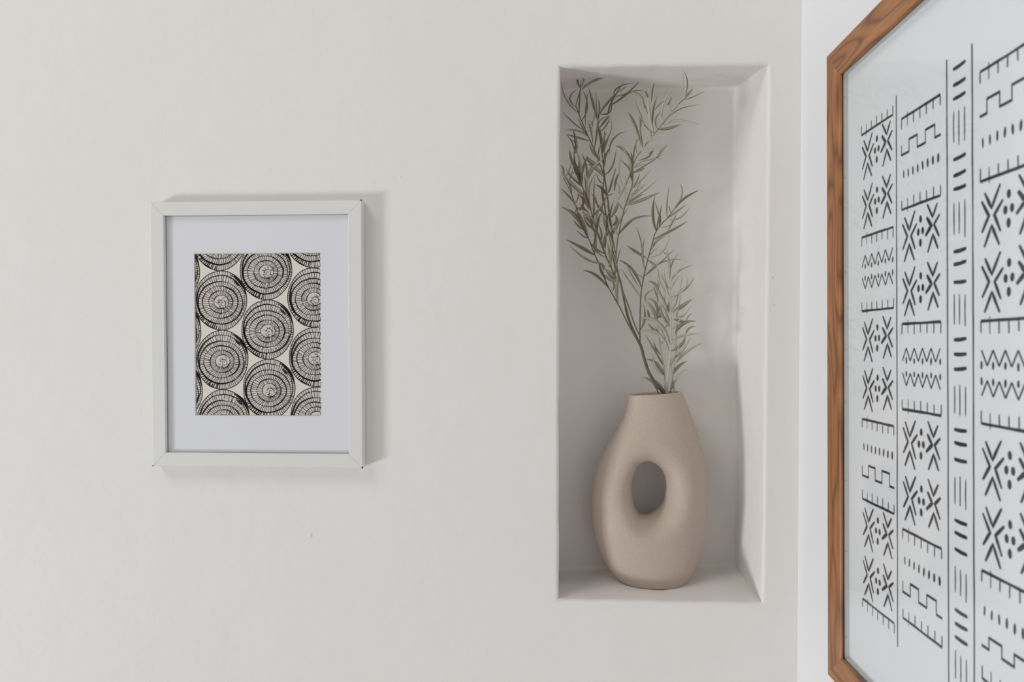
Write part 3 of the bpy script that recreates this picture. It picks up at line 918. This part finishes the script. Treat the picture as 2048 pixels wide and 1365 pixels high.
Z3 = (1110, 130, 7.583); Z4 = (1250, 130, 7.583); Z5 = (1110, 290, 7.583); Z6 = (1250, 360, 7.583); Z7 = (1110, 440, 7.583)
Z1 = (1080, 100, 3.412); Z2 = (1080, 440, 3.412); Z8 = (1240, 600, 6.825)
LV = []
def add(Z, txt):
    for row in txt.strip().split(';'):
        q = row.split()
        if len(q) < 7: continue
        n7 = [float(a) for a in q[:7]]; c_ = q[7] if len(q) > 7 else ''
        ox, oy, s = Z
        LV.append(([(ox+n7[0]/s, oy+n7[1]/s), (ox+n7[2]/s, oy+n7[3]/s), (ox+n7[4]/s, oy+n7[5]/s)], n7[6]/s, c_))
add(Z3, """340 720 180 540 88 262 22; 320 650 225 500 345 372 20; 370 740 370 560 400 230 22; 375 350 340 230 385 120 26;
395 350 430 230 405 105 14; 465 320 485 175 685 98 20; 435 380 600 240 960 130 30; 470 330 560 270 610 215 16; 600 200 580 110 505 50 12;
410 840 490 620 410 370 22; 470 960 470 620 520 390 16; 550 950 610 720 505 345 18; 640 850 575 600 510 350 24; 655 880 630 640 622 400 22;
668 850 675 640 655 520 20; 680 740 800 560 1000 380 22; 690 745 840 700 845 480 22; 800 760 870 540 1050 250 26; 860 660 1040 480 1295 235 26;
880 470 960 340 1200 272 18; 930 510 1080 440 1255 372 18; 1020 500 1160 410 1360 385 18; 1350 660 1290 460 1060 395 16; 380 1020 270 870 105 700 18;
490 1100 350 1000 150 990 28; 500 1160 340 1100 165 1055 26; 400 1250 310 1180 200 1115 16; 360 1365 320 1180 280 980 30; 320 1365 260 1180 170 1055 16;
490 1090 430 980 350 795 24; 500 1010 575 900 490 840 10; 600 1170 540 980 480 840 18; 610 1260 640 1000 640 880 26; 730 1250 690 1080 680 940 32;
740 1220 850 1000 825 770 14; 700 940 760 850 830 770 30; 720 1010 790 900 820 800 18; 650 900 700 830 820 770 14; 820 1365 880 1130 1075 1010 22;
1270 1070 1190 860 1105 715 36; 1320 1240 1250 1050 1190 900 34; 1360 930 1260 680 1205 525 30; 1290 1000 1295 850 1285 700 26; 1160 1365 1200 1110 1010 945 14 p;
1090 1365 1020 1250 910 1230 24""")
add(Z4, """355 520 330 440 290 395 22; 355 780 300 620 260 560 16; 430 1040 370 750 350 480 38 p; 400 560 415 400 445 265 20; 420 900 430 680 490 470 24;
455 680 520 600 600 545 16; 465 970 465 820 555 700 20; 600 870 565 650 745 295 26 p; 630 610 680 560 700 480 24; 700 730 685 620 700 500 14 p;
820 590 880 350 880 60 12 p; 910 460 945 250 890 110 14; 900 500 960 440 1030 355 26; 900 525 1020 490 1225 392 11; 720 770 860 660 1125 603 12;
600 890 820 845 1120 905 26 p; 500 980 680 960 850 900 36; 440 1060 520 1040 580 985 14 p; 400 1200 560 1110 850 1115 15 p; 320 1310 460 1250 635 1195 18 p;
500 1365 560 1280 650 1215 16; 360 1365 400 1320 440 1300 22; 280 1270 240 1100 230 900 26; 370 1000 310 930 270 840 16; 160 1340 165 1180 260 1100 14;
240 1330 300 1200 380 960 18 p; 345 1100 400 1060 375 980 16; 560 960 640 880 780 760 16 p; 690 760 760 680 820 590 14 p; 320 1180 380 1120 520 980 20 p""")
add(Z6, """40 345 250 200 490 0 12; 75 220 170 160 245 0 10; 20 385 270 300 525 188 42; 0 740 140 590 385 548 30; 460 780 420 520 452 250 36;
510 600 490 450 455 330 20; 460 780 520 560 560 370 24; 515 700 535 600 525 480 24; 640 560 635 380 672 75 20; 690 490 675 430 655 390 12;
805 350 870 180 828 55 20; 770 440 900 280 1130 155 32; 620 600 770 490 935 375 24; 530 715 650 705 710 640 12; 700 650 840 570 975 420 22;
450 905 700 770 950 628 32; 650 770 720 640 785 515 22; 415 1000 490 920 610 855 30; 400 1060 450 980 480 920 16; 370 1165 580 1080 675 800 12;
400 1330 375 1240 320 1190 14; 350 1180 420 1090 520 1010 12""")
add(Z1, """660 790 760 745 850 748 9 p; 640 830 700 800 840 710 8; 640 960 700 880 760 815 5; 690 770 740 730 770 690 9; 770 760 810 720 865 655 7; 640 780 640 700 660 610 8""")
add(Z5, """1160 340 1090 130 910 15 34; 1030 610 970 380 1035 110 16; 770 460 870 320 930 60 22; 980 850 1070 760 1060 380 12; 1190 560 1150 450 1160 360 34;
1180 350 1270 310 1365 290 26 p; 1200 430 1290 390 1365 345 22; 1040 990 990 930 960 860 16; 430 780 260 600 85 410 42 p; 300 890 210 780 80 655 28;
310 890 350 800 350 730 14; 260 750 220 600 120 460 24; 150 440 125 370 80 300 24; 180 475 220 380 245 240 14; 240 550 250 440 275 380 12;
430 1290 280 1060 80 935 34; 480 1340 410 1180 330 1010 46; 240 910 310 910 350 970 14 p; 260 1030 380 960 520 1040 28 p; 590 1290 480 1180 430 1040 24;
600 1240 560 1120 470 1040 26; 420 980 430 850 340 740 30; 340 480 290 340 225 90 26; 400 600 340 440 280 100 30; 430 560 390 330 330 80 34;
420 600 400 420 350 130 26; 440 500 450 280 500 180 30; 480 480 470 300 400 130 24; 620 330 540 250 480 170 52 p; 740 480 640 370 500 290 42 p;
500 520 560 370 740 200 52 p; 620 330 660 270 680 140 30; 540 950 525 640 630 430 20 p; 630 950 590 700 600 500 16; 740 600 670 540 630 430 16;
780 770 720 670 610 600 34; 630 960 600 830 540 730 22; 560 980 500 850 440 680 30; 540 1000 460 840 430 640 36; 700 880 720 760 700 600 26;
830 740 850 620 865 520 22; 880 720 875 520 935 320 24; 900 700 930 520 980 410 26; 970 760 970 640 930 560 28; 960 830 1085 560 1160 330 28 p;
720 900 790 780 900 740 20 p; 640 1160 655 1000 720 900 22 p; 590 1080 680 960 790 780 30; 780 1100 720 1000 720 900 20; 700 1250 665 1120 680 1050 24;
850 1080 810 940 820 860 26; 880 1100 930 960 960 850 40; 830 1240 830 1080 890 850 24; 760 1365 780 1200 830 1000 30; 900 1250 935 1150 910 1060 34;
870 1340 970 1160 1110 950 32; 650 1365 640 1200 680 1090 30; 730 1300 750 1160 730 1030 34; 600 1365 560 1220 560 1060 28; 250 420 270 440 300 400 10;
440 520 400 440 330 330 28; 520 800 480 640 500 500 26; 470 1080 440 960 380 900 20; 690 1060 640 900 620 760 22; 560 1280 520 1160 440 1090 24""")
add(Z7, """580 545 420 430 175 300 40; 630 660 450 580 225 395 26; 820 1045 620 840 425 770 34; 490 295 420 240 320 150 18; 745 500 620 440 530 330 30;
760 560 640 490 545 340 18; 430 160 350 90 280 0 26; 500 290 450 140 370 0 42; 590 160 500 80 470 0 24; 780 740 850 560 850 300 36 p;
935 900 840 820 760 740 60 p; 930 960 830 900 760 830 44 p; 770 740 720 690 600 620 34 p; 790 890 710 800 670 690 36; 960 1260 935 1000 985 740 42 p;
890 1080 895 980 830 900 18; 920 880 925 700 1010 400 22; 940 240 915 160 930 60 20; 800 640 770 540 760 430 18; 870 780 845 690 850 640 22;
1310 1010 1170 750 970 612 34; 1225 1000 1160 830 1070 640 18; 1300 1160 1150 960 1000 735 24 p; 1345 890 1290 850 1225 822 14; 1320 580 1220 480 1095 392 34;
1320 480 1290 270 1222 105 14; 1345 740 1325 500 1365 260 30; 840 260 900 160 1000 0 34; 820 290 860 160 880 0 20; 735 440 760 260 830 60 28;
600 380 615 240 580 120 28; 690 320 705 200 650 60 24; 800 460 765 360 780 260 20; 910 600 880 450 870 280 32; 930 560 900 440 900 330 20;
860 640 820 480 790 330 26; 740 420 690 300 640 160 24; 880 420 850 260 800 120 24; 960 760 910 600 860 480 26""")
add(Z2, """720 390 790 320 920 200 9; 730 380 830 290 970 272 9; 890 330 870 250 805 200 8; 885 400 885 300 862 195 9; 890 370 905 290 945 225 9;
900 420 950 350 1050 308 7; 900 400 935 360 970 310 9; 900 480 925 410 975 370 10 p; 905 530 985 470 1005 385 13 p; 960 500 1015 450 1050 385 9;
910 560 940 500 980 460 10; 920 660 960 590 1052 537 9; 885 540 850 440 810 350 15 p; 880 520 815 420 800 280 10; 800 480 785 440 740 420 16;
800 500 812 430 805 350 8; 815 350 780 300 740 280 7; 870 620 825 520 790 440 15; 860 640 850 560 860 480 10; 720 560 725 505 790 470 12;
800 690 790 570 720 540 16 p; 735 690 745 650 730 610 10; 830 660 815 640 840 600 12; 880 480 850 400 850 320 10; 830 560 790 500 770 450 10; 900 620 930 560 950 480 9""")
add(Z8, """480 300 450 130 350 20 40 p; 290 400 335 250 320 60 26; 395 260 382 200 370 130 14; 660 600 510 310 270 262 50 p; 640 690 510 460 270 432 44 p;
700 420 620 200 530 0 50 p; 660 380 575 210 560 60 30; 530 470 445 400 380 320 30; 535 480 500 420 470 350 16; 600 890 450 650 345 470 22;
540 740 490 660 450 545 20; 590 900 520 770 470 640 18; 600 1010 485 860 355 810 34; 600 1040 490 920 450 755 36; 600 1000 570 970 520 940 18;
520 1270 430 1110 285 1060 34 p; 600 1250 520 1150 450 1090 48; 730 540 900 480 1100 462 26 p; 740 470 850 330 1035 292 44; 900 470 940 390 1030 365 24;
900 310 810 285 730 265 36; 900 300 930 230 985 180 16; 780 160 880 80 985 0 20; 720 700 840 610 890 500 40; 760 790 850 690 970 500 34 p;
800 860 920 700 1110 597 32 p; 700 860 790 680 820 450 14 p; 720 1030 790 920 910 840 36; 740 1000 785 930 830 860 20; 740 1110 820 1000 925 945 20 p;
680 1270 740 1120 800 1030 30 p; 700 900 715 840 760 740 22; 600 420 635 350 620 310 14; 740 190 770 120 830 60 20; 530 230 575 200 600 150 42;
520 180 540 110 560 60 20; 640 160 660 90 680 20 26; 600 600 585 550 640 480 26; 650 560 600 470 580 420 24; 820 240 880 200 960 80 18;
700 1000 690 900 650 800 18 p; 660 1240 620 1130 580 1080 20 p; 740 420 780 320 850 240 24; 690 640 720 560 800 500 20 p""")
# fillers in the thick of the foliage
Rf_ = random.Random(21)
for ti_ in (1, 2, 3, 4, 5):
    o, c2, ys = TW[ti_]
    for q in range(9):
        i = Rf_.randrange(int(len(c2)*0.3), int(len(c2)*0.8))
        x, y = c2[i]
        if not (300 < y < 520): continue
        tx, ty = c2[min(i+2, len(c2)-1)][0]-x, c2[min(i+2, len(c2)-1)][1]-y
        a = math.atan2(ty, tx)+Rf_.choice((-1, 1))*Rf_.uniform(0.2, 0.6); ln = Rf_.uniform(32, 56)
        mx, my = x+math.cos(a)*ln*0.5, y+math.sin(a)*ln*0.5
        a2 = a+Rf_.uniform(-0.4, 0.4)
        if mx+math.cos(a2)*ln*0.5 < 1130: continue
        LV.append(([(x, y), (mx, my), (mx+math.cos(a2)*ln*0.5, my+math.sin(a2)*ln*0.5)], Rf_.uniform(2.6, 4.6), ''))

Rl = random.Random(9)
def make_leaf(pts, wpx, code):
    # nearest twig
    bx, by = pts[0]; best = (1e9, 0, 0)
    for ti_, (o, c2, ys) in enumerate(TW):
        if ti_ == 0: continue
        pen = 0
        if by > 560 and bx > 1290 and ti_ < NT: pen = 10
        for i, (x, y) in enumerate(c2):
            d = math.hypot(x-bx, y-by)+pen
            if d < best[0]: best = (d, ti_, i)
    d, ti_, i = best
    if by > 740 and bx < 1332: pass
    o, c2, ys = TW[ti_]; yb = ys[i]
    # leaf bends forwards or backwards from the twig; base reaches the twig
    if 1.5 < d < 60: pts = [((c2[i][0]*0.6+bx*0.4) if d < 14 else bx, (c2[i][1]*0.6+by*0.4) if d < 14 else by)]+pts[1:]
    dy = Rl.uniform(-0.020, 0.016) if code != 'p' else Rl.uniform(-0.026, -0.004)
    n_ = 9; v = []; f = []
    p0, p1, p2 = pts
    # quadratic through the middle point
    cxq = (2*p1[0]-0.5*p0[0]-0.5*p2[0], 2*p1[1]-0.5*p0[1]-0.5*p2[1])
    P = []
    for k in range(n_):
        t = k/(n_-1)
        x = (1-t)**2*p0[0]+2*t*(1-t)*cxq[0]+t*t*p2[0]; y = (1-t)**2*p0[1]+2*t*(1-t)*cxq[1]+t*t*p2[1]
        yy = min(max(yb+dy*(t**1.3), 0.008), ND-0.008)
        P.append(on_y(x, y, yy))
        if P[-1].x < front[0].x+0.003: P[-1].x = front[0].x+0.003
    wm = wpx*0.00085*1.2
    fold = Rl.uniform(-0.3, 0.3); tw = Rl.uniform(-0.5, 0.5)
    for k in range(n_):
        t = k/(n_-1)
        tg = (P[min(k+1, n_-1)]-P[max(k-1, 0)]).normalized()
        s = tg.cross(Vector((0, 1, 0))).normalized(); nn = s.cross(tg).normalized()
        a = tw*(t-0.5); s2 = s*math.cos(a)+nn*math.sin(a); n2 = nn*math.cos(a)-s*math.sin(a)
        ww = wm*(0.16+0.84*math.sin(math.pi*min(1, t**0.8))**0.9)*(1 if t < 1 else 0.1)/2
        if t == 0: ww = wm*0.14
        if t == 1: ww = wm*0.05
        th = min(0.0003, ww*0.4)
        v += [P[k]+s2*ww+n2*fold*ww, P[k]+n2*th, P[k]-s2*ww+n2*fold*ww, P[k]-n2*th]
    for k in range(n_-1):
        for q in range(4):
            q2 = (q+1) % 4; f.append((k*4+q, k*4+q2, (k+1)*4+q2, (k+1)*4+q))
    f.append((3, 2, 1, 0)); e = (n_-1)*4; f.append((e, e+1, e+2, e+3))
    me = mesh_py('leaf', v, f, True)
    if code == 'p': m_ = M_LEAF[2] if ti_ >= NT or by < 330 else M_LEAF[1]
    elif ti_ >= NT: m_ = M_LEAF[1] if Rl.random() < 0.75 else M_LEAF[2]
    else: m_ = M_LEAF[0] if Rl.random() < 0.62 else M_LEAF[1]
    link('leaf', me, m_, o)
for pts, wpx, code in LV: make_leaf(pts, wpx, code)
print('leaves', len(LV))
